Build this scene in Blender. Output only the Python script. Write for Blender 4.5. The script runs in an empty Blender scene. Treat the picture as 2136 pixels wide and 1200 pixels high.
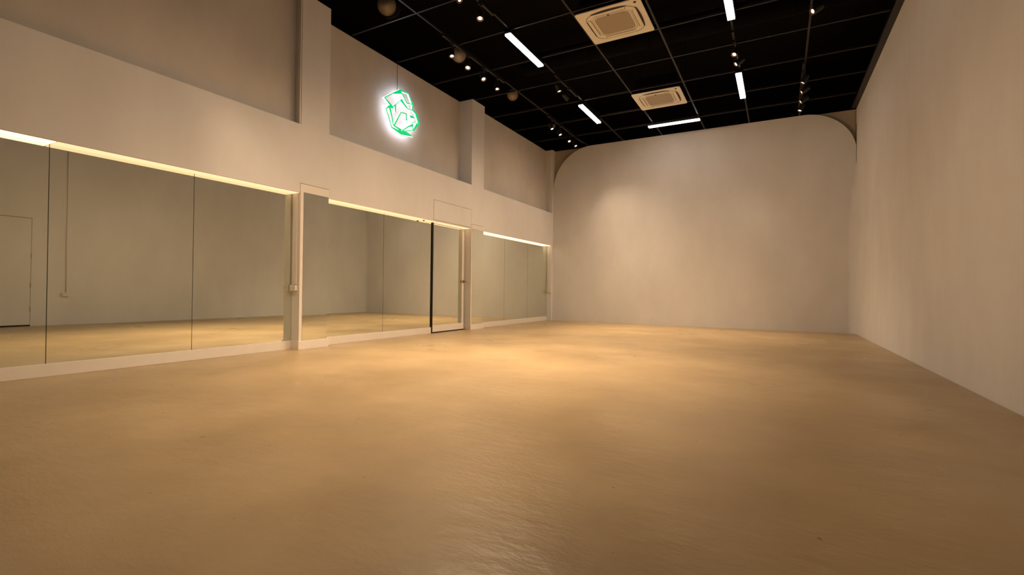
import bpy, bmesh, math, random
from mathutils import Vector, Matrix
random.seed(7)
S = bpy.context.scene
C = S.collection

# ------------------------------------------------------------------ camera, world, exposure
CAMX, CAMH = 5.846, 0.857
cam = bpy.data.cameras.new('camera'); cam_o = bpy.data.objects.new('camera', cam); C.objects.link(cam_o)
YAW, PITCH, ROLL, FPX = -0.5064, 0.0067, 0.0122, 1007.03
fw = Vector((math.sin(YAW)*math.cos(PITCH), math.cos(YAW)*math.cos(PITCH), math.sin(PITCH)))
rt = Vector((math.cos(YAW), -math.sin(YAW), 0)); up = rt.cross(fw)
rt2 = rt*math.cos(ROLL)+up*math.sin(ROLL); up2 = -rt*math.sin(ROLL)+up*math.cos(ROLL)
cam_o.matrix_world = Matrix(((rt2.x, up2.x, -fw.x, CAMX), (rt2.y, up2.y, -fw.y, 0), (rt2.z, up2.z, -fw.z, CAMH), (0, 0, 0, 1)))
cam.sensor_fit = 'HORIZONTAL'; cam.sensor_width = 36; cam.lens = 36*FPX/2136
cam.clip_start = 0.05; cam.clip_end = 100
S.camera = cam_o
w = bpy.data.worlds.new('world'); S.world = w; w.use_nodes = True
w.node_tree.nodes['Background'].inputs[0].default_value = (0, 0, 0, 1)
w.node_tree.nodes['Background'].inputs[1].default_value = 0
S.view_settings.view_transform = 'Standard'; S.view_settings.look = 'None'
S.view_settings.gamma = 1; S.view_settings.use_curve_mapping = False
S.view_settings.exposure = 0.0

SPOT_W = 290         # watts of one track spot
SPOT_COL = (1.0, 0.72, 0.47)
BAR_E = 6.5          # emission of the white linear lamps
LED_E = 1.15         # emission of the warm strip above the mirrors

# ------------------------------------------------------------------ materials
def new_mat(name):
    m = bpy.data.materials.new(name); m.use_nodes = True
    return m, m.node_tree.nodes, m.node_tree.links, m.node_tree.nodes['Principled BSDF']
def plain(name, col, rough=0.5, metal=0.0, spec=0.5, noise=0.04):
    m, n, l, b = new_mat(name)
    tc = n.new('ShaderNodeTexCoord'); tx = n.new('ShaderNodeTexNoise'); tx.inputs['Scale'].default_value = 9
    l.new(tc.outputs['Object'], tx.inputs['Vector'])
    r = n.new('ShaderNodeValToRGB')
    r.color_ramp.elements[0].color = tuple(c*(1-noise) for c in col)+(1,)
    r.color_ramp.elements[1].color = tuple(min(1, c*(1+noise)) for c in col)+(1,)
    l.new(tx.outputs['Fac'], r.inputs[0]); l.new(r.outputs[0], b.inputs['Base Color'])
    b.inputs['Roughness'].default_value = rough; b.inputs['Metallic'].default_value = metal
    b.inputs['Specular IOR Level'].default_value = spec
    return m
def emit(name, col, strength):
    m, n, l, b = new_mat(name)
    b.inputs['Base Color'].default_value = (*[c*0.6 for c in col], 1)
    b.inputs['Emission Color'].default_value = (*col, 1); b.inputs['Emission Strength'].default_value = strength
    return m
def plaster(name, col, var=0.10, bump=0.25):
    m, n, l, b = new_mat(name)
    geo = n.new('ShaderNodeNewGeometry')
    mp = n.new('ShaderNodeMapping'); mp.inputs['Scale'].default_value = (1, 1, 0.55); l.new(geo.outputs['Position'], mp.inputs['Vector'])
    big = n.new('ShaderNodeTexNoise'); big.inputs['Scale'].default_value = 1.3; big.inputs['Detail'].default_value = 7; big.inputs['Roughness'].default_value = 0.6
    l.new(mp.outputs[0], big.inputs['Vector'])
    r = n.new('ShaderNodeValToRGB'); r.color_ramp.elements[0].position = .3; r.color_ramp.elements[1].position = .7
    r.color_ramp.elements[0].color = tuple(c*(1-var) for c in col)+(1,); r.color_ramp.elements[1].color = (*col, 1)
    l.new(big.outputs['Fac'], r.inputs[0]); l.new(r.outputs[0], b.inputs['Base Color'])
    f = n.new('ShaderNodeTexNoise'); f.inputs['Scale'].default_value = 5; f.inputs['Detail'].default_value = 9; f.inputs['Roughness'].default_value = .65
    l.new(geo.outputs['Position'], f.inputs['Vector'])
    bp = n.new('ShaderNodeBump'); bp.inputs['Strength'].default_value = bump; bp.inputs['Distance'].default_value = .012
    l.new(f.outputs['Fac'], bp.inputs['Height']); l.new(bp.outputs[0], b.inputs['Normal'])
    b.inputs['Roughness'].default_value = .75; b.inputs['Specular IOR Level'].default_value = .25
    return m
def floor_mat():
    m, n, l, b = new_mat('floor_paint')
    geo = n.new('ShaderNodeNewGeometry')
    a = n.new('ShaderNodeTexNoise'); a.inputs['Scale'].default_value = .9; a.inputs['Detail'].default_value = 8; a.inputs['Roughness'].default_value = .6
    l.new(geo.outputs['Position'], a.inputs['Vector'])
    r = n.new('ShaderNodeValToRGB'); r.color_ramp.elements[0].position = .3; r.color_ramp.elements[1].position = .7
    r.color_ramp.elements[0].color = (.41, .29, .145, 1); r.color_ramp.elements[1].color = (.57, .415, .22, 1)
    l.new(a.outputs['Fac'], r.inputs[0])
    # small dark specks and grit
    v = n.new('ShaderNodeTexNoise'); v.inputs['Scale'].default_value = 17; v.inputs['Detail'].default_value = 2; l.new(geo.outputs['Position'], v.inputs['Vector'])
    vr = n.new('ShaderNodeValToRGB'); vr.color_ramp.elements[0].position = .74; vr.color_ramp.elements[1].position = .78
    vr.color_ramp.elements[0].color = (1, 1, 1, 1); vr.color_ramp.elements[1].color = (.45, .38, .32, 1)
    l.new(v.outputs['Fac'], vr.inputs[0])
    mx = n.new('ShaderNodeMix'); mx.data_type = 'RGBA'; mx.blend_type = 'MULTIPLY'; mx.inputs[0].default_value = 1
    l.new(r.outputs[0], mx.inputs[6]); l.new(vr.outputs[0], mx.inputs[7]); l.new(mx.outputs[2], b.inputs['Base Color'])
    g = n.new('ShaderNodeTexNoise'); g.inputs['Scale'].default_value = 1.1; g.inputs['Detail'].default_value = 3; g.inputs['Roughness'].default_value = .5
    l.new(geo.outputs['Position'], g.inputs['Vector'])
    rr = n.new('ShaderNodeMapRange'); rr.inputs[1].default_value = .25; rr.inputs[2].default_value = .75; rr.inputs[3].default_value = .24; rr.inputs[4].default_value = .44
    l.new(g.outputs['Fac'], rr.inputs[0]); l.new(rr.outputs[0], b.inputs['Roughness'])
    # shallow trowel waves
    mp = n.new('ShaderNodeMapping'); mp.inputs['Rotation'].default_value = (0, 0, .5); mp.inputs['Scale'].default_value = (1, 2.2, 1)
    l.new(geo.outputs['Position'], mp.inputs['Vector'])
    t = n.new('ShaderNodeTexNoise'); t.inputs['Scale'].default_value = 3.2; t.inputs['Detail'].default_value = 8; t.inputs['Roughness'].default_value = .6
    l.new(mp.outputs[0], t.inputs['Vector'])
    bp = n.new('ShaderNodeBump'); bp.inputs['Strength'].default_value = .55; bp.inputs['Distance'].default_value = .014
    l.new(t.outputs['Fac'], bp.inputs['Height']); l.new(bp.outputs[0], b.inputs['Normal'])
    b.inputs['Specular IOR Level'].default_value = .40
    return m
def grille_mat():
    m, n, l, b = new_mat('vent_mesh')
    tc = n.new('ShaderNodeTexCoord')
    mp = n.new('ShaderNodeMapping'); mp.inputs['Rotation'].default_value = (0, 0, math.radians(45)); mp.inputs['Scale'].default_value = (75, 75, 75)
    l.new(tc.outputs['Object'], mp.inputs['Vector'])
    ch = n.new('ShaderNodeTexChecker'); ch.inputs['Scale'].default_value = 1
    ch.inputs['Color1'].default_value = (.55, .48, .38, 1); ch.inputs['Color2'].default_value = (.30, .25, .19, 1)
    l.new(mp.outputs[0], ch.inputs['Vector']); l.new(ch.outputs[0], b.inputs['Base Color'])
    b.inputs['Roughness'].default_value = .6
    return m
def mirror_mat():
    m, n, l, b = new_mat('mirror_glass')
    b.inputs['Base Color'].default_value = (.80, .84, .77, 1); b.inputs['Metallic'].default_value = 1
    b.inputs['Roughness'].default_value = .012
    geo = n.new('ShaderNodeNewGeometry'); t = n.new('ShaderNodeTexNoise'); t.inputs['Scale'].default_value = 1.1; t.inputs['Detail'].default_value = 1
    l.new(geo.outputs['Position'], t.inputs['Vector'])
    bp = n.new('ShaderNodeBump'); bp.inputs['Strength'].default_value = .05; bp.inputs['Distance'].default_value = .01
    l.new(t.outputs['Fac'], bp.inputs['Height']); l.new(bp.outputs[0], b.inputs['Normal'])
    return m
M = dict(
    wall=plaster('wall_plaster', (.84, .83, .82)),
    wall_shade=plaster('recess_plaster_shade', (.76, .71, .64), var=.16),  # greyer plaster tone with the shade of the recesses put into the colour
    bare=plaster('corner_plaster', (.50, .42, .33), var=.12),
    floor=floor_mat(),
    black=plain('black_paint', (.0028, .0016, .0013), .9, spec=.12, noise=.3),
    grid=plain('black_grid_metal', (.010, .0070, .0055), .42, spec=.4, noise=.2),
    fixture=plain('black_fixture', (.012, .010, .009), .4),
    trimwhite=plain('white_trim_paint', (.84, .79, .72), .45),
    plastic=plain('white_plastic', (.80, .75, .68), .4),
    panel=plain('cream_plastic', (.90, .87, .78), .45),
    gap=plain('dark_gap', (.01, .008, .006), .8),
    slot=plain('dark_slot', (.03, .02, .012), .7),
    crack=plain('crack_brown', (.14, .10, .07), .9),
    mesh=grille_mat(), mirror=mirror_mat(),
    edge=plain('mirror_edge', (.035, .04, .03), .3, noise=.3),
    brass=plain('aged_brass', (.28, .18, .09), .3, metal=.9),
    duct=plain('cream_duct', (.40, .34, .26), .55, noise=.3),
    bar=emit('white_lamp', (1.0, .98, 1.0), BAR_E),
    led=emit('warm_strip', (1.0, .68, .38), LED_E),
    led_hot=emit('warm_strip_bright', (1.0, .76, .50), LED_E*1.6),
    lens=emit('spot_lens', (1.0, .82, .62), 14),
    green=emit('green_acrylic', (.0, .58, .16), 1.0),
    halo=emit('white_backlight', (.86, .85, 1.0), 3.6),
)

# ------------------------------------------------------------------ helpers
def tag(o, label=None, cat=None, group=None, kind=None):
    if label: o['label'] = label
    if cat: o['category'] = cat
    if group: o['group'] = group
    if kind: o['kind'] = kind
    return o
def thing(name, label, cat, loc=(0, 0, 0), rotz=0, group=None, kind=None):
    o = bpy.data.objects.new(name, None); C.objects.link(o); o.location = loc; o.rotation_euler = (0, 0, rotz)
    o.empty_display_size = .1
    return tag(o, label, cat, group, kind)
def box(bm, x0, x1, y0, y1, z0, z1, bev=0):
    r = bmesh.ops.create_cube(bm, size=1)
    vs = r['verts']
    bmesh.ops.scale(bm, vec=(x1-x0, y1-y0, z1-z0), verts=vs)
    bmesh.ops.translate(bm, vec=((x0+x1)/2, (y0+y1)/2, (z0+z1)/2), verts=vs)
    if bev:
        es = list({e for v in vs for e in v.link_edges})
        bmesh.ops.bevel(bm, geom=es, offset=bev, segments=2, profile=.5, affect='EDGES')
def cyl(bm, p0, p1, r0, r1=None, seg=24, caps=True):
    r1 = r0 if r1 is None else r1
    p0 = Vector(p0); p1 = Vector(p1); d = p1-p0
    r = bmesh.ops.create_cone(bm, cap_ends=caps, segments=seg, radius1=r0, radius2=r1, depth=d.length)
    q = Vector((0, 0, 1)).rotation_difference(d.normalized())
    bmesh.ops.rotate(bm, verts=r['verts'], matrix=q.to_matrix()); bmesh.ops.translate(bm, verts=r['verts'], vec=(p0+p1)/2)
def lathe(bm, prof, seg=32, axis=Vector((0, 0, 1)), at=Vector((0, 0, 0))):
    rings = []
    q = Vector((0, 0, 1)).rotation_difference(axis.normalized())
    for r, z in prof:
        rings.append([bm.verts.new(at+q @ Vector((r*math.cos(2*math.pi*i/seg), r*math.sin(2*math.pi*i/seg), z))) for i in range(seg)])
    for a, b in zip(rings, rings[1:]):
        for i in range(seg):
            bm.faces.new((a[i], a[(i+1) % seg], b[(i+1) % seg], b[i]))
    if prof[0][0] > 1e-6: bm.faces.new(rings[0][::-1])
    if prof[-1][0] > 1e-6: bm.faces.new(rings[-1])
def prism(bm, pts, f0, f1):
    """closed outline extruded between two placement functions"""
    a = [bm.verts.new(f0(p)) for p in pts]; b = [bm.verts.new(f1(p)) for p in pts]
    bm.faces.new(a[::-1]); bm.faces.new(b)
    n = len(pts)
    for i in range(n): bm.faces.new((a[i], a[(i+1) % n], b[(i+1) % n], b[i]))
def rrect(hx, hy, r, seg=8):
    pts = []
    for cx, cy, a0 in ((hx-r, hy-r, 0), (-hx+r, hy-r, 90), (-hx+r, -hy+r, 180), (hx-r, -hy+r, 270)):
        for i in range(seg+1):
            a = math.radians(a0+90*i/seg); pts.append((cx+r*math.cos(a), cy+r*math.sin(a)))
    return pts
def ring(bm, outer, inner, z0, z1):
    n = len(outer)
    vo0 = [bm.verts.new((*p, z0)) for p in outer]; vi0 = [bm.verts.new((*p, z0)) for p in inner]
    vo1 = [bm.verts.new((*p, z1)) for p in outer]; vi1 = [bm.verts.new((*p, z1)) for p in inner]
    for i in range(n):
        j = (i+1) % n
        bm.faces.new((vo0[i], vo0[j], vi0[j], vi0[i])); bm.faces.new((vo1[i], vi1[i], vi1[j], vo1[j]))
        bm.faces.new((vo0[i], vo1[i], vo1[j], vo0[j])); bm.faces.new((vi0[i], vi0[j], vi1[j], vi1[i]))
def obj(name, bm, m, parent=None, smooth=False):
    bmesh.ops.recalc_face_normals(bm, faces=bm.faces)
    me = bpy.data.meshes.new(name); bm.to_mesh(me); bm.free()
    if smooth:
        for p in me.polygons: p.use_smooth = True
    me.materials.append(m)
    o = bpy.data.objects.new(name, me); C.objects.link(o)
    if parent: o.parent = parent
    return o
def bx(name, m, x0, x1, y0, y1, z0, z1, parent=None, bev=0):
    bm = bmesh.new(); box(bm, x0, x1, y0, y1, z0, z1, bev); return obj(name, bm, m, parent)
def struct(name, bm, m, label, cat, parent=None, smooth=False):
    return tag(obj(name, bm, m, parent, smooth), label, cat, kind='structure')

H = 5.0; YB = 12.99; Y0 = -3.0; ZM = 2.19; ZT = 3.14; XR = 7.309; D = .15
def xr(y): return XR+.0088*(YB-y)

# ------------------------------------------------------------------ room shell
bm = bmesh.new(); box(bm, -.7, 7.8, Y0-.2, 13.4, -.1, 0)
struct('floor', bm, M['floor'], 'glossy painted beige concrete floor with trowel marks and specks', 'floor')

bm = bmesh.new()
PIL = [(.1, .58), (4.43, 4.91), (8.68, 9.17), (12.91, 13.4)]
box(bm, -.7, -D-.017, Y0, 12.95, 0, ZM)                   # wall behind the mirrors
box(bm, -.7, 0, Y0, 12.95, ZM, ZT)                        # long lower beam over the mirrors
for a, b in PIL:
    box(bm, -.7, .0005, a, b, 0, H)
struct('wall_left', bm, M['wall'], 'long cream plaster wall with mirror bays below and set-back bays above', 'wall')

for i, (a, b, d, lab) in enumerate(((Y0, .1, .13, 'set-back grey-brown plaster bay nearest the viewer, darkened to imitate shade, out of view'),
        (.58, 4.43, .13, 'large set-back grey-brown plaster bay above the near mirrors, darkened to imitate shade'),
        (4.91, 8.68, .34, 'deepest set-back plaster bay carrying the green sign'),
        (9.17, 12.91, .22, 'set-back plaster bay between second pillar and far corner'))):
    bm = bmesh.new(); box(bm, -.7, -d, a, b, ZT, H)
    struct('wall_left', bm, M['wall_shade'], lab, 'wall')

bm = bmesh.new()
prism(bm, [(xr(13.4), 13.4), (xr(Y0), Y0), (7.8, Y0), (7.8, 13.4)], lambda p: Vector((*p, 0)), lambda p: Vector((*p, H)))
struct('wall_right', bm, M['wall'], 'tall plain cream plaster wall on the right side', 'wall')

# far wall: a front leaf with two big rounded top corners
bm = bmesh.new()
out = [(0.0, 0), (0.0, 3.82)]
for i in range(1, 25):
    a = math.pi-math.pi/2*i/24; out.append((1.16+1.16*math.cos(a), 3.82+1.18*math.sin(a)))
for i in range(0, 25):
    a = math.pi/2-math.pi/2*i/24; out.append((6.30+1.02*math.cos(a), 3.98+1.02*math.sin(a)))
out.append((7.32, 0))
prism(bm, out, lambda p: Vector((p[0], YB, p[1])), lambda p: Vector((p[0], YB+.10, p[1])))
struct('wall_back', bm, M['wall'], 'far cream plaster wall with two big rounded top corners', 'wall')
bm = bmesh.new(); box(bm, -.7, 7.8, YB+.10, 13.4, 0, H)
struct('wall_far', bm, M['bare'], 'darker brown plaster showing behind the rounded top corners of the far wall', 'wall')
bm = bmesh.new(); box(bm, -.7, 7.8, Y0-.2, Y0, 0, H)
struct('wall_front', bm, M['wall'], 'plain cream wall behind the viewer', 'wall')
# soft vertical cove in the right far corner
bm = bmesh.new()
lev = []
for z, r in ((0, .16), (2.6, .15), (3.3, .09), (3.8, .012)):
    pts = [(XR+.03, YB+.03)]+[(XR+.0015-r+r*math.cos(math.radians(a)), YB+.0015-r+r*math.sin(math.radians(a))) for a in range(0, 91, 10)]
    lev.append([bm.verts.new((*p, z)) for p in pts])
for A_, B_ in zip(lev, lev[1:]):
    for i in range(len(A_)):
        j = (i+1) % len(A_); bm.faces.new((A_[i], A_[j], B_[j], B_[i]))
bm.faces.new(lev[0][::-1]); bm.faces.new(lev[-1])
struct('trim_1', bm, M['wall'], 'rounded plaster cove in the right far corner', 'trim')

bm = bmesh.new(); box(bm, XR-.006, XR+.004, YB+.085, YB+.102, 3.80, H); box(bm, XR-.007, XR-.001, YB-.004, YB+.0, 3.78, H-.35)
struct('trim_8', bm, M['crack'], 'thin dark vertical joint at the top of the right far corner', 'trim')

# ceiling: black open void over a black hanging grid
bm = bmesh.new()
box(bm, -.9, 8.0, Y0-.3, 13.6, 6.3, 6.4)
box(bm, -.9, -.7, Y0-.3, 13.6, H, 6.3); box(bm, 7.8, 8.0, Y0-.3, 13.6, H, 6.3)
box(bm, -.7, 7.8, 13.4, 13.6, H, 6.3); box(bm, -.7, 7.8, Y0-.3, Y0-.2, H, 6.3)
struct('ceiling', bm, M['black'], 'black painted open ceiling void above the hanging grid', 'ceiling')
bm = bmesh.new()
prism(bm, [(xr(YB), YB), (xr(Y0), Y0), (xr(Y0)-.10, Y0), (xr(YB)-.10, YB)], lambda p: Vector((*p, H-.0)), lambda p: Vector((*p, H+.06)))
struct('trim_2', bm, M['grid'], 'black edge trim where the ceiling meets the right wall', 'trim')

grid = thing('ceiling_grid', 'black hanging metal grid of square cells across the whole ceiling', 'ceiling grid', (0, 0, H))
GX = [1.05, 2.07, 3.11, 4.155, 5.17, 6.215]
GY = [-1.98, -.9, .18, 1.26, 2.34, 3.43, 4.51, 5.59, 6.65, 7.71, 8.76, 9.86, 10.95, 12.03]
for x in GX: bx('grid_bar', M['grid'], x-.014, x+.014, Y0, 13.05, 0.0, .035, grid)
for y in GY: bx('grid_bar', M['grid'], -.30, 7.22, y-.013, y+.013, .001, .036, grid)

# things hidden in the dark above the grid
def black_duct(y, x0, x1, r, z, label):
    t = thing('air_duct', label, 'duct', (0, y, z), group='black ducts above the grid')
    bm = bmesh.new(); cyl(bm, (x0, 0, 0), (x1, 0, 0), r, seg=24); obj('duct_body', bm, M['black'], t, True)
    x = x0+.3
    while x < x1:
        bm = bmesh.new(); cyl(bm, (x, 0, 0), (x+.03, 0, 0), r+.012, seg=24); obj('joint_ring', bm, M['black'], t); x += 1.2
black_duct(5.1, .9, 7.6, .20, 5.8, 'black round duct crossing high above the ceiling grid')
black_duct(9.4, .9, 7.6, .20, 5.8, 'black round duct crossing high above the ceiling grid')
for i, (x, y, r, lab) in enumerate(((.42, 5.62, .165, 'pale round duct mouth above the grid at the top edge of the picture'),
                       (.50, 7.45, .155, 'pale round duct mouth crossed by a grid bar, beside a bright spotlight'),
                       (.50, 9.56, .140, 'dim pale round duct mouth above the grid over the left wall pillar'),
                       (.46, 11.85, .085, 'smallest pale duct mouth above the grid near the far wall'))):
    t = thing('duct_mouth', lab, 'duct', (x, y, 5.31), math.radians(33), 'pale duct mouths along the left side of the ceiling')
    bm = bmesh.new()
    lathe(bm, [(r*1.02, .30), (r*1.02, 0), (r*.96, -.012), (r*.9, 0), (r*.9, .05)], axis=Vector((0, -1, -.45)) * -1)
    obj('duct_rim', bm, M['black'], t, True)
    bm = bmesh.new()
    lathe(bm, [(r*.93, .004), (r*.8, .03), (r*.45, .05), (r*.2, .045), (0.0001, .045)], axis=Vector((0, -1, -.45)) * -1)
    obj('duct_face', bm, M['duct'], t, True)

# ------------------------------------------------------------------ ceiling cassettes
def cassette(x, y, label, first):
    t = thing('ceiling_air_conditioner', label, 'air conditioner', (x, y, 4.965), group='cassette air conditioners')
    bm = bmesh.new(); prism(bm, rrect(.485, .475, .035), lambda p: Vector((*p, 0)), lambda p: Vector((*p, .014))); obj('panel', bm, M['panel'], t)
    bx('body', M['black'], -.42, .42, -.42, .42, .0145, .33, t)
    # curved air gap: a rounded square groove, wide where the air leaves
    bm = bmesh.new(); o = rrect(.385, .375, .17, 12); i_ = [(a*.985, b*.985) for a, b in o]; ring(bm, o, i_, -.0018, .004); obj('outlet_groove', bm, M['slot'], t)
    bm = bmesh.new()
    n_ = 24
    def band(pts0, pts1):
        a = [bm.verts.new((*p, -.003)) for p in pts0]; b = [bm.verts.new((*p, -.003)) for p in pts1]
        for k in range(len(a)-1): bm.faces.new((a[k], a[k+1], b[k+1], b[k]))
    # near side and right side show a deep dark opening
    seg = [(-.27+.54*k/n_, -.380-.040*math.sin(math.pi*k/n_)**.6) for k in range(n_+1)]
    band(seg, [(a, -.366) for k, (a, b) in enumerate(seg)])
    seg = [(.384+.026*math.sin(math.pi*k/n_)**.6, -.29+.56*k/n_) for k in range(n_+1)]
    band(seg, [(.372, b) for a, b in seg])
    seg = [(-.378-.008*math.sin(math.pi*k/n_), -.22+.46*k/n_) for k in range(n_+1)]
    band(seg, [(-.368, b) for a, b in seg])
    ob = obj('air_outlet', bm, M['slot'], t)
    for k, ang in enumerate((0, 90, 180, 270)):
        bm = bmesh.new(); box(bm, -.235, .235, -.362, -.316, -.0045, .003, .002)
        f = obj('louver', bm, M['panel'], t); f.rotation_euler[2] = math.radians(ang)
        bm = bmesh.new(); box(bm, -.235, .240, -.316, -.308, -.0025, .003)
        box(bm, .235, .241, -.352, -.3075, -.0024, .003)
        g = obj('louver_gap', bm, M['slot'], t); g.rotation_euler[2] = math.radians(ang)
    bm = bmesh.new(); o = rrect(.292, .290, .11, 8); i_ = [(a*.985, b*.985) for a, b in o]; ring(bm, o, i_, -.0018, .003); obj('grille_seam', bm, M['crack'], t)
    bm = bmesh.new(); prism(bm, rrect(.262, .258, .085), lambda p: Vector((*p, -.004)), lambda p: Vector((*p, .003))); obj('intake_grille', bm, M['mesh'], t)
    bm = bmesh.new(); prism(bm, rrect(.018, .008, .007, 4), lambda p: Vector((p[0]-.03, p[1]-.272, -.004)), lambda p: Vector((p[0]-.03, p[1]-.272, .003))); obj('latch', bm, M['slot'], t)
    bm = bmesh.new(); cyl(bm, (.40, -.405, -.004), (.40, -.405, .003), .02, seg=20); obj('sensor', bm, M['gap'], t)
    for sx in (-1, 1):
        for sy in (-1, 1):
            bm = bmesh.new(); cyl(bm, (sx*.45, sy*.40, .10), (sx*.45, sy*.40, 1.33), .006, seg=8); obj('hanger_rod', bm, M['grid'], t)
cassette(3.62, 7.17, 'square cream ceiling air conditioner, the nearer and larger of the two', True)
cassette(3.585, 10.45, 'square cream ceiling air conditioner, the farther and smaller of the two', False)

# ------------------------------------------------------------------ linear lamps
def bar_lamp(x, y, ln, rot, label):
    t = thing('linear_ceiling_lamp', label, 'ceiling lamp', (x, y, 4.93), rot, 'white linear ceiling lamps')
    bx('housing', M['fixture'], -.058, .058, -ln/2-.01, ln/2+.01, .0, .05, t, .004)
    bm = bmesh.new(); box(bm, -.05, .05, -ln/2, ln/2, -.028, .001, .004); obj('diffuser', bm, M['bar'], t)
    for s in (-1, 1):
        bm = bmesh.new(); cyl(bm, (0, s*ln*.35, .05), (0, s*ln*.35, .07), .012, seg=10); obj('mount', bm, M['fixture'], t)
bar_lamp(2.05, 7.21, 1.22, 0, 'white linear lamp in the left row, the nearer and longer looking one')
bar_lamp(2.02, 10.49, 1.23, 0, 'white linear lamp in the left row near the far wall')
bar_lamp(3.59, 11.95, 1.18, math.pi/2, 'white linear lamp set crosswise in front of the far wall')
bar_lamp(5.15, 10.40, 1.26, 0, 'white linear lamp in the right row, wholly in view')
bar_lamp(5.19, 7.14, 1.26, 0, 'white linear lamp in the right row cut by the top edge of the picture')
bar_lamp(2.07, 3.93, 1.22, 0, 'white linear lamp in the left row above the near mirrors, unseen and added for its light')  # this lamp and the next are unseen, added to light the near room
bar_lamp(5.19, 3.93, 1.22, 0, 'white linear lamp in the right row overhead, unseen and added for its light')

# ------------------------------------------------------------------ track spotlights
def track(x, y0, y1, label):
    t = thing('lamp_track', label, 'lamp track', (x, (y0+y1)/2, 4.965), group='black lamp tracks')
    h = (y1-y0)/2
    bx('rail', M['fixture'], -.017, .017, -h, h, 0, .033, t, .002)
    for s in (-1, 1): bx('end_cap', M['fixture'], -.019, .019, s*h-.02, s*h+.02, -.002, .034, t, .002)
track(1.05, 6.25, 8.2, 'black lamp track in the left corner row over the green sign')
track(1.05, 10.3, 12.6, 'black lamp track in the left corner row by the far wall')
track(2.07, 4.9, 6.1, 'black lamp track in line with the left linear lamps, at the top edge')
track(2.07, 8.4, 9.5, 'black lamp track between the two left linear lamps')
track(5.17, 8.3, 9.5, 'black lamp track between the two right linear lamps')
track(6.215, 7.0, 8.3, 'black lamp track near the right wall at the top edge')
track(6.19, 10.0, 12.4, 'black lamp track near the right wall ending at the far wall')
track(1.05, 2.0, 3.6, 'black lamp track over the near mirrors, unseen, added for the extra spotlights')  # this rail and the next are unseen, added to carry the extra spots
track(6.2, 2.2, 5.5, 'black lamp track near the right wall overhead, unseen, added for the extra spotlights')

def spotlight(x, y, target, label, power=1.0, cone=82, lit=True):
    z = 4.75
    t = thing('track_spotlight', label, 'spotlight', (x, y, 4.963), group='black track spotlights')
    d = (Vector(target)-Vector((x, y, z))).normalized()
    loc = Vector((0, 0, z-4.963))
    bm = bmesh.new(); box(bm, -.016, .016, -.04, .04, -.03, 0, .003); obj('adapter', bm, M['fixture'], t)
    bm = bmesh.new(); cyl(bm, (0, 0, -.03), (0, 0, -.13), .008, seg=12)
    cyl(bm, (-.05, 0, -.13), (.05, 0, -.13), .006, seg=10); obj('arm', bm, M['fixture'], t)
    back = loc-d*.09
    bm = bmesh.new()
    # open can: lens sits just inside the rim
    lathe(bm, [(.0001, -.055), (.030, -.055), (.040, -.045), (.047, -.02), (.049, .10), (.045, .102), (.043, .088), (.0001, .080)], 28, d, loc-d*.09)
    h = obj('housing', bm, M['fixture'], t, False)
    bm = bmesh.new(); lathe(bm, [(.036, .084), (.045, .100), (.0475, .1035), (.0455, .105), (.036, .092)], 28, d, loc-d*.09); obj('reflector_ring', bm, M['brass'], t)
    bm = bmesh.new(); lathe(bm, [(.0001, .086), (.038, .086), (.038, .090), (.0001, .096)], 28, d, loc-d*.09); obj('lens', bm, M['lens'], t, False)
    if lit:
        L = bpy.data.lights.new('spot_beam', 'SPOT'); L.energy = SPOT_W*power; L.color = SPOT_COL
        L.spot_size = math.radians(cone); L.spot_blend = .95; L.shadow_soft_size = .04
        lo = bpy.data.objects.new('spot_beam', L); C.objects.link(lo); lo.parent = t
        lo.location = loc+d*.03
        lo.rotation_euler = Vector((0, 0, -1)).rotation_difference(d).to_euler()
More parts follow.
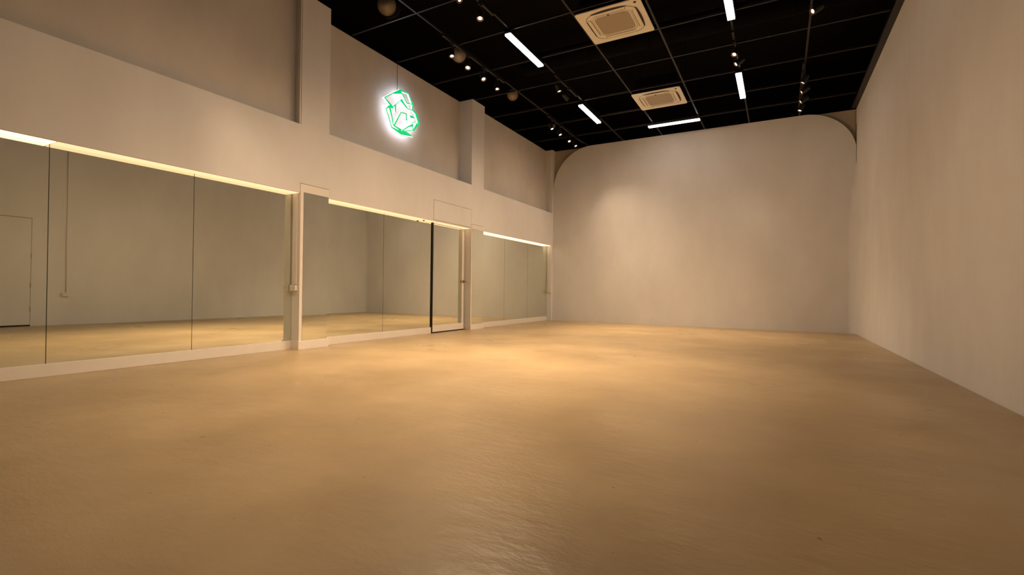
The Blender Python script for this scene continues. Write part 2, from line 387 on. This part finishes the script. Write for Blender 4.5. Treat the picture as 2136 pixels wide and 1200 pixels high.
SP = [  # x, y, aimed at, label, power, cone
 (1.05, 6.49, (2.2, 5.7, 0), 'bright track spotlight in front of the pale duct mouth, first of its four', 1.75, 70),
 (1.05, 6.96, (2.2, 4.3, 0), 'second of the four track spotlights between green sign and left linear lamp', 0.9, 50),
 (1.05, 7.47, (3.9, 5.9, 0), 'third of the four track spotlights between green sign and left linear lamp', 1.4, 42),
 (1.05, 7.96, (2.4, 7.3, 0), 'fourth of the track spotlights, just before the left wall pillar', 1.15, 80),
 (2.07, 5.27, (6.6, 6.2, 0), 'bright track spotlight cut near the top edge, left of centre', 0.45, 70),
 (2.07, 5.77, (2.9, 4.0, 0), 'large bright track spotlight just below the top edge, left of the linear lamp', 2.2, 80),
 (2.07, 8.6, (3.7, 9.5, 0), 'nearer of the two track spotlights between the left linear lamps', 1.38, 80),
 (2.07, 9.04, (4.6, 12.4, 1.5), 'farther of the two track spotlights between the left linear lamps', 0.55, 118),
 (1.05, 10.53, (3.2, 10.7, 0), 'track spotlight beside the smallest duct mouth, leftmost of the far four', 0.8, 55),
 (1.05, 11.02, (3.3, 11.0, 0), 'second of the far four track spotlights in the left corner', 0.8, 50),
 (1.05, 11.61, (3.4, 10.6, 0), 'third of the far four track spotlights in the left corner', 0.64, 90),
 (1.05, 12.06, (3.5, 11.6, 0), 'track spotlight touching the rounded top corner of the far wall, last in the left row', 0.62, 92),
 (5.17, 8.58, (3.6, 6.2, 0), 'upper of the two track spotlights above the right linear lamp', 1.18, 70),
 (5.17, 8.96, (0.2, 7.3, 1.0), 'lower, more tilted of the two track spotlights above the right linear lamp', 1.3, 70),
 (6.215, 7.76, (0.2, 5.2, 0.8), 'track spotlight near the right wall and the top edge, alone', 0.74, 60),
 (6.215, 7.25, (1.5, 5.2, 0), 'track spotlight near the right wall just above the picture, unseen and added for its light', 0.79, 80),  # added unseen spot, extra light from the right row
 (6.19, 10.3, (3.4, 10.7, 0), 'topmost of the four track spotlights stacked near the right wall', 1, 80),
 (6.19, 10.78, (0.4, 10.6, 1.0), 'second from the top of the four track spotlights near the right wall', 0.9, 70),
 (6.19, 11.31, (0.4, 11.0, 1.0), 'third from the top of the four track spotlights near the right wall', 0.9, 70),
 (6.19, 11.84, (4.2, 11.4, 0), 'lowest of the four track spotlights near the right wall, by the far wall', 0.34, 90),
 (1.05, 2.6, (5.5, 3.4, 0), 'track spotlight over the near mirrors, unseen and added for its light', 0.81, 80),  # from here to the list end: unseen spots added to light the near room
 (6.2, 3.2, (0.3, 2.4, 1.0), 'track spotlight near the right wall overhead, unseen and added for its light', 1.04, 60),
 (6.2, 4.9, (0.2, 4.6, 1.0), 'second track spotlight near the right wall overhead, unseen and added for its light', 0.78, 50),
 (6.2, 5.4, (2.0, 5.1, 0), 'third track spotlight near the right wall overhead, unseen and added for its light', 0.33, 70),
 (6.2, 2.7, (2.5, 2.8, 0), 'fourth track spotlight near the right wall overhead, unseen and added for its light', 1.05, 70),
 (1.05, 2.3, (-.05, 4.42, .95), 'second track spotlight over the near mirrors, unseen and added for its light', 0.42, 30),  # added unseen spot that brightens the side of the first pillar
]
for x, y, tg, lab, p, cn in SP: spotlight(x, y, tg, lab, p, cn)

# ------------------------------------------------------------------ mirrors
MT = 'tall frameless mirror panels along the left wall'
def mirror(y0, y1, label, x=-D, z0=.12, z1=ZM, cat='mirror'):
    t = thing('mirror_panel', label, cat, (x, (y0+y1)/2, z0), group=MT)
    h = (y1-y0)/2
    bx('glass', M['mirror'], -.004, 0, -h+.003, h-.003, 0, z1-z0, t)
    bx('backing', M['edge'], -.016, -.0045, -h+.0005, h-.0005, 0, z1-z0, t)
    return t
mirror(.58, 1.84, 'large mirror panel at the left edge of the picture, showing the reflected door')
mirror(1.84, 3.12, 'large mirror panel second from the left, showing the reflected wall socket and pipe')
mirror(3.12, 4.43, 'large mirror panel just left of the first white pillar side')
mirror(4.91, 6.215, 'mirror panel directly right of the first pillar')
mirror(6.215, 7.53, 'mirror panel left of the black door gap')
mirror(9.17, 10.41, 'mirror panel directly right of the second pillar')
mirror(10.41, 11.67, 'middle mirror panel of the farthest bay')
mirror(11.67, 12.91, 'farthest mirror panel, next to the white end of the wall')
mirror(4.475, 4.905, 'narrow mirror panel on the front of the first pillar', x=.016, z1=2.20)
mirror(8.715, 9.165, 'narrow mirror panel on the front of the second pillar', x=.016, z1=2.18)
# white corner strips at the near edge of each clad pillar
for i, (y, zz) in enumerate(((4.4285, 2.20), (8.6785, 2.18))):
    bm = bmesh.new(); box(bm, .0007, .016, y, y+.046, .12, zz)
    struct('trim_%d' % (3+i), bm, M['trimwhite'], ['white corner strip beside the narrow mirror on the first pillar', 'white corner strip beside the narrow mirror on the second pillar'][i], 'trim')
# head pieces over the clad pillars
for i, (y0, y1, z0, z1) in enumerate(((4.43, 4.91, 2.20, 2.315), (8.70, 9.17, 2.185, 2.285))):
    bm = bmesh.new(); box(bm, .0007, .008, y0, y1, z0, z1); 
    s = struct('trim_%d' % (5+i), bm, M['trimwhite'], ['white head strip with a cracked top edge above the first pillar mirror', 'white head strip above the second pillar mirror'][i], 'trim')
    bx('crack_line', M['crack'], .0006, .006, y0-.004, y1, z1, z1+.006, s)
# baseboards
for i, (y0, y1, x0, x1, lab) in enumerate(((.58, 4.43, -D-.017, -D+.012, 'white baseboard under the three near mirrors'),
        (4.414, 4.925, .0008, .030, 'white plinth board around the first pillar'),
        (4.925, 7.53, -D-.017, -D+.012, 'white baseboard under the mirrors between first pillar and door'),
        (8.664, 9.185, .0008, .030, 'white plinth board around the second pillar'),
        (9.185, 12.91, -D-.017, -D+.012, 'white baseboard under the farthest mirrors'))):
    bm = bmesh.new(); box(bm, x0, x1, y0, y1, 0, .12, .003)
    if x0 > 0:
        box(bm, -D+.012, .0006, y0, y0+.0155, 0, .12)
        box(bm, -D+.012, .0006, y1-.0145, y1, 0, .12)
    struct('baseboard_left', bm, M['trimwhite'], lab, 'baseboard')

# warm strips tucked under the beam
def strip(y0, y1, mat, label):
    t = thing('led_strip', label, 'light strip', (-.075, (y0+y1)/2, ZM-.001), group='warm light strips under the beam')
    h = (y1-y0)/2
    bx('channel', M['trimwhite'], -.0745, .070, -h, h, -.004, 0, t)
    bx('diffuser', mat, -.0745, .066, -h+.004, h-.004, -.009, -.004, t)
strip(.60, 1.845, M['led_hot'], 'glaring white end of the light strip at the left edge of the picture')
strip(1.85, 4.42, M['led'], 'warm yellow light strip over the two mirrors left of the first pillar')
strip(4.92, 7.52, M['led'], 'warm yellow light strip between the first pillar and the black door gap')
strip(7.56, 8.66, M['led'], 'short warm yellow light strip over the mirrored door')
strip(9.18, 12.88, M['led_hot'], 'bright warm light strip over the farthest mirrors')

# ------------------------------------------------------------------ mirrored door
d1 = thing('door_1', 'mirrored door with a black gap along its left edge, beside the second pillar', 'door', (-D, 8.05, 0), kind='structure')
bx('door_leaf', M['trimwhite'], -.040, -.006, -.49, .60, .022, 2.17, d1)
bx('door_mirror', M['mirror'], -.005, 0, -.487, .520, .15, 2.165, d1)
bx('kick_board', M['trimwhite'], -.006, .016, -.489, .60, .022, .15, d1, .002)
bx('edge_strip', M['trimwhite'], -.006, .006, .521, .60, .15, 2.165, d1)
bx('door_gap', M['gap'], -.014, .022, -.520, -.490, 0.003, 2.185, d1)
bx('threshold', M['gap'], -.014, .010, -.49, .60, 0.001, .021, d1)
bm = bmesh.new(); lathe(bm, [(.0001, 0), (.026, 0), (.026, .006), (.010, .009), (.009, .02), (.020, .026), (.027, .036), (.022, .046), (.0001, .050)], 24, Vector((1, 0, 0)), Vector((.006, .560, 1.045)))
obj('door_knob', bm, M['brass'], d1, True)
bm = bmesh.new(); lathe(bm, [(.0001, 0), (.022, 0), (.022, .01), (.012, .02), (.0001, .024)], 20, Vector((0, 0, -1)), Vector((0, 0, 0)))
lt = obj('door_stop', bm, M['brass'], None, True); lt.location = (-.075, 7.19, ZM-.010)
tag(lt, 'small round brown fitting under the beam left of the mirrored door', 'door stop')

# access panel above the door: hairline joints in the plaster
ap = thing('trim_7', 'flush plaster access panel outlined by hairline joints above the mirrored door', 'access panel', (0, 8.04, 2.40), kind='structure')
bx('panel_face', M['wall'], .0006, .0035, -.645, .64, -.185, .195, ap)
bx('joint_line', M['crack'], .0004, .0022, -.65, .646, -.19, .201, ap)

# ------------------------------------------------------------------ cable trunking and sockets
def socket(name_y, x, y, z, face, label, group='wall sockets'):
    t = thing('wall_socket', label, 'socket', (x, y, z), group=group)
    if face == 'y':     # faces towards -y on a pillar side
        bx('back_box', M['plastic'], -.058, .058, -.034, 0, -.037, .037, t, .003)
        bx('face_plate', M['plastic'], -.060, .060, -.042, -.034, -.040, .040, t, .003)
        for s in (-1, 1):
            bx('slot', M['slot'], s*.025-.002, s*.025+.002, -.0430, -.0419, -.012, .012, t)
    else:
        bx('back_box', M['plastic'], -.034, 0, -.058, .058, -.037, .037, t, .003)
        bx('face_plate', M['plastic'], -.042, -.034, -.060, .060, -.040, .040, t, .003)
        for s in (-1, 1):
            bx('slot', M['slot'], -.0430, -.0419, s*.025-.002, s*.025+.002, -.012, .012, t)
    return t
socket(0, -.080, 4.428, .86, 'y', 'white wall socket low on the side of the first pillar, beside the near mirrors')
socket(0, -.072, 12.908, .86, 'y', 'small white wall socket on the far end of the mirror bay')
socket(0, xr(4.44), 4.44, .66, 'x', 'white wall socket on the right wall, seen reflected in the near mirror')
def trunk(x0, x1, y0, y1, z0, z1, label):
    o = bx('cable_trunking', M['plastic'], x0, x1, y0, y1, z0, z1, None, .002)
    tag(o, label, 'cable trunking', 'cable trunking'); return o
trunk(-.128, -.038, 4.413, 4.4285, .905, ZM-.012, 'white cable trunking above the socket on the first pillar side')
trunk(-.120, -.045, 12.893, 12.9085, .905, ZM-.012, 'white cable trunking above the socket at the far end of the mirrors')
trunk(-.045, -.006, 4.408, 4.4285, ZT+.002, H, 'slim trunking up the side of the first pillar in the set-back bay')
trunk(-.10, -.05, 12.892, 12.9085, ZT+.002, H, 'slim trunking in the corner of the farthest set-back bay')
bm = bmesh.new(); cyl(bm, (xr(4.44)-.012, 4.46, .70), (xr(4.44)-.012, 4.46, H-.005), .010, seg=12)
tag(obj('conduit_pipe', bm, M['plastic'], None, True), 'thin vertical pipe above the right wall socket, seen reflected in the near mirror', 'pipe')

# door on the right wall (seen in the mirror)
d2 = thing('door_2', 'plain flush cream door on the right wall, seen reflected in the leftmost mirror', 'door', (xr(3.45), 3.43, 0), kind='structure')
bx('door_gap', M['crack'], -.004, 0.0, -.475, .475, 0, 2.245, d2)
bx('door_leaf', M['wall'], -.008, -.002, -.467, .467, .03, 2.235, d2)
bx('bottom_gap', M['gap'], -.006, -.001, -.470, .470, 0.001, .03, d2)
for z in (.35, .85, 1.45): bx('hinge', M['brass'], -.014, -.004, .462, .474, z-.05, z+.05, d2)

# ------------------------------------------------------------------ lit emblem in the middle set-back bay
PO = [[(6.246,4.212),(6.642,4.497),(6.879,4.508),(7.016,4.353),(6.984,4.335),(6.872,4.492),(6.672,4.47),(6.706,4.434),(6.466,4.347),(6.26,4.203)],[(6.663,4.464),(6.681,4.472),(6.844,4.316),(6.823,4.307)],[(6.826,4.318),(7.023,4.359),(7.008,4.33),(6.937,4.321),(6.833,4.298)],[(6.253,4.208),(6.28,4.213),(6.471,4.13),(6.436,4.103),(6.372,4.136)],[(6.443,4.106),(6.69,4.336),(6.723,4.329),(6.693,4.304),(6.649,4.283),(6.552,4.186),(6.546,4.045),(6.528,4.039),(6.518,4.15),(6.453,4.082)],[(6.69,4.336),(6.862,4.222),(6.847,4.205),(6.671,4.291)],[(6.862,4.217),(7.002,4.241),(7.131,4.206),(7.213,4.034),(7.167,4.023),(7.075,4.188),(6.995,4.22),(6.862,4.202)],[(6.988,4.328),(7.006,4.334),(7.002,4.233),(6.98,4.228)],[(6.918,4.107),(6.996,4.125),(7.061,4.091),(6.942,4.073)],[(6.983,4.004),(7.175,4.051),(7.175,4.04),(6.983,3.994)],[(7.119,4.026),(7.2,4.03),(7.042,3.854),(7.013,3.863)],[(7.018,3.865),(7.042,3.854),(6.764,3.754),(6.734,3.761)],[(6.985,3.99),(7.004,3.996),(7.026,3.865),(7.007,3.857)],[(6.992,3.973),(7.001,3.926),(6.884,3.875),(6.742,3.765),(6.719,3.774),(6.884,3.901)],[(6.365,4.109),(6.414,4.133),(6.492,4.12),(6.453,4.077),(6.415,4.086),(6.339,4.046),(6.307,4.016),(6.288,4.019)],[(6.298,4.022),(6.314,4.03),(6.468,3.741),(6.449,3.731)],[(6.373,4.072),(6.415,4.086),(6.453,3.964),(6.503,3.795),(6.485,3.784),(6.432,3.947)],[(6.499,3.803),(6.675,4.093),(6.836,4.118),(6.843,4.008),(6.819,4.0),(6.812,4.094),(6.687,4.075),(6.525,3.796)],[(6.443,3.736),(6.5,3.757),(6.675,3.745),(6.741,3.775),(6.855,3.778),(7.028,3.737),(6.691,3.683)],[(6.499,3.8),(6.734,3.78),(6.675,3.743),(6.503,3.78)],[(6.831,4.015),(6.851,4.015),(6.854,4.003),(6.839,3.988),(6.821,3.984),(6.808,3.991),(6.813,4.004)]]
sg = thing('neon_sign', 'green line-drawn angular flower emblem sign with a white glow on the set-back wall', 'sign', (-.34, 6.72, 4.10))
bmw = bmesh.new(); bmg = bmesh.new()
for P in PO:
    Q = [(a-6.72, b-4.10) for a, b in P]
    prism(bmw, Q, lambda p: Vector((.082, *p)), lambda p: Vector((.112, *p)))
    prism(bmg, Q, lambda p: Vector((.1125, *p)), lambda p: Vector((.121, *p)))
obj('white_backlight', bmw, M['halo'], sg); obj('green_face', bmg, M['green'], sg)
bm = bmesh.new()
for y, z in ((-.35, .05), (.25, .10), (-.05, -.36), (.0, .34)): cyl(bm, (0, y, z), (.083, y, z), .006, seg=10)
obj('standoff', bm, M['plastic'], sg)
bm = bmesh.new(); cyl(bm, (.004, -.02, .36), (.004, -.02, .89), .003, seg=8); obj('power_cable', bm, M['fixture'], sg)
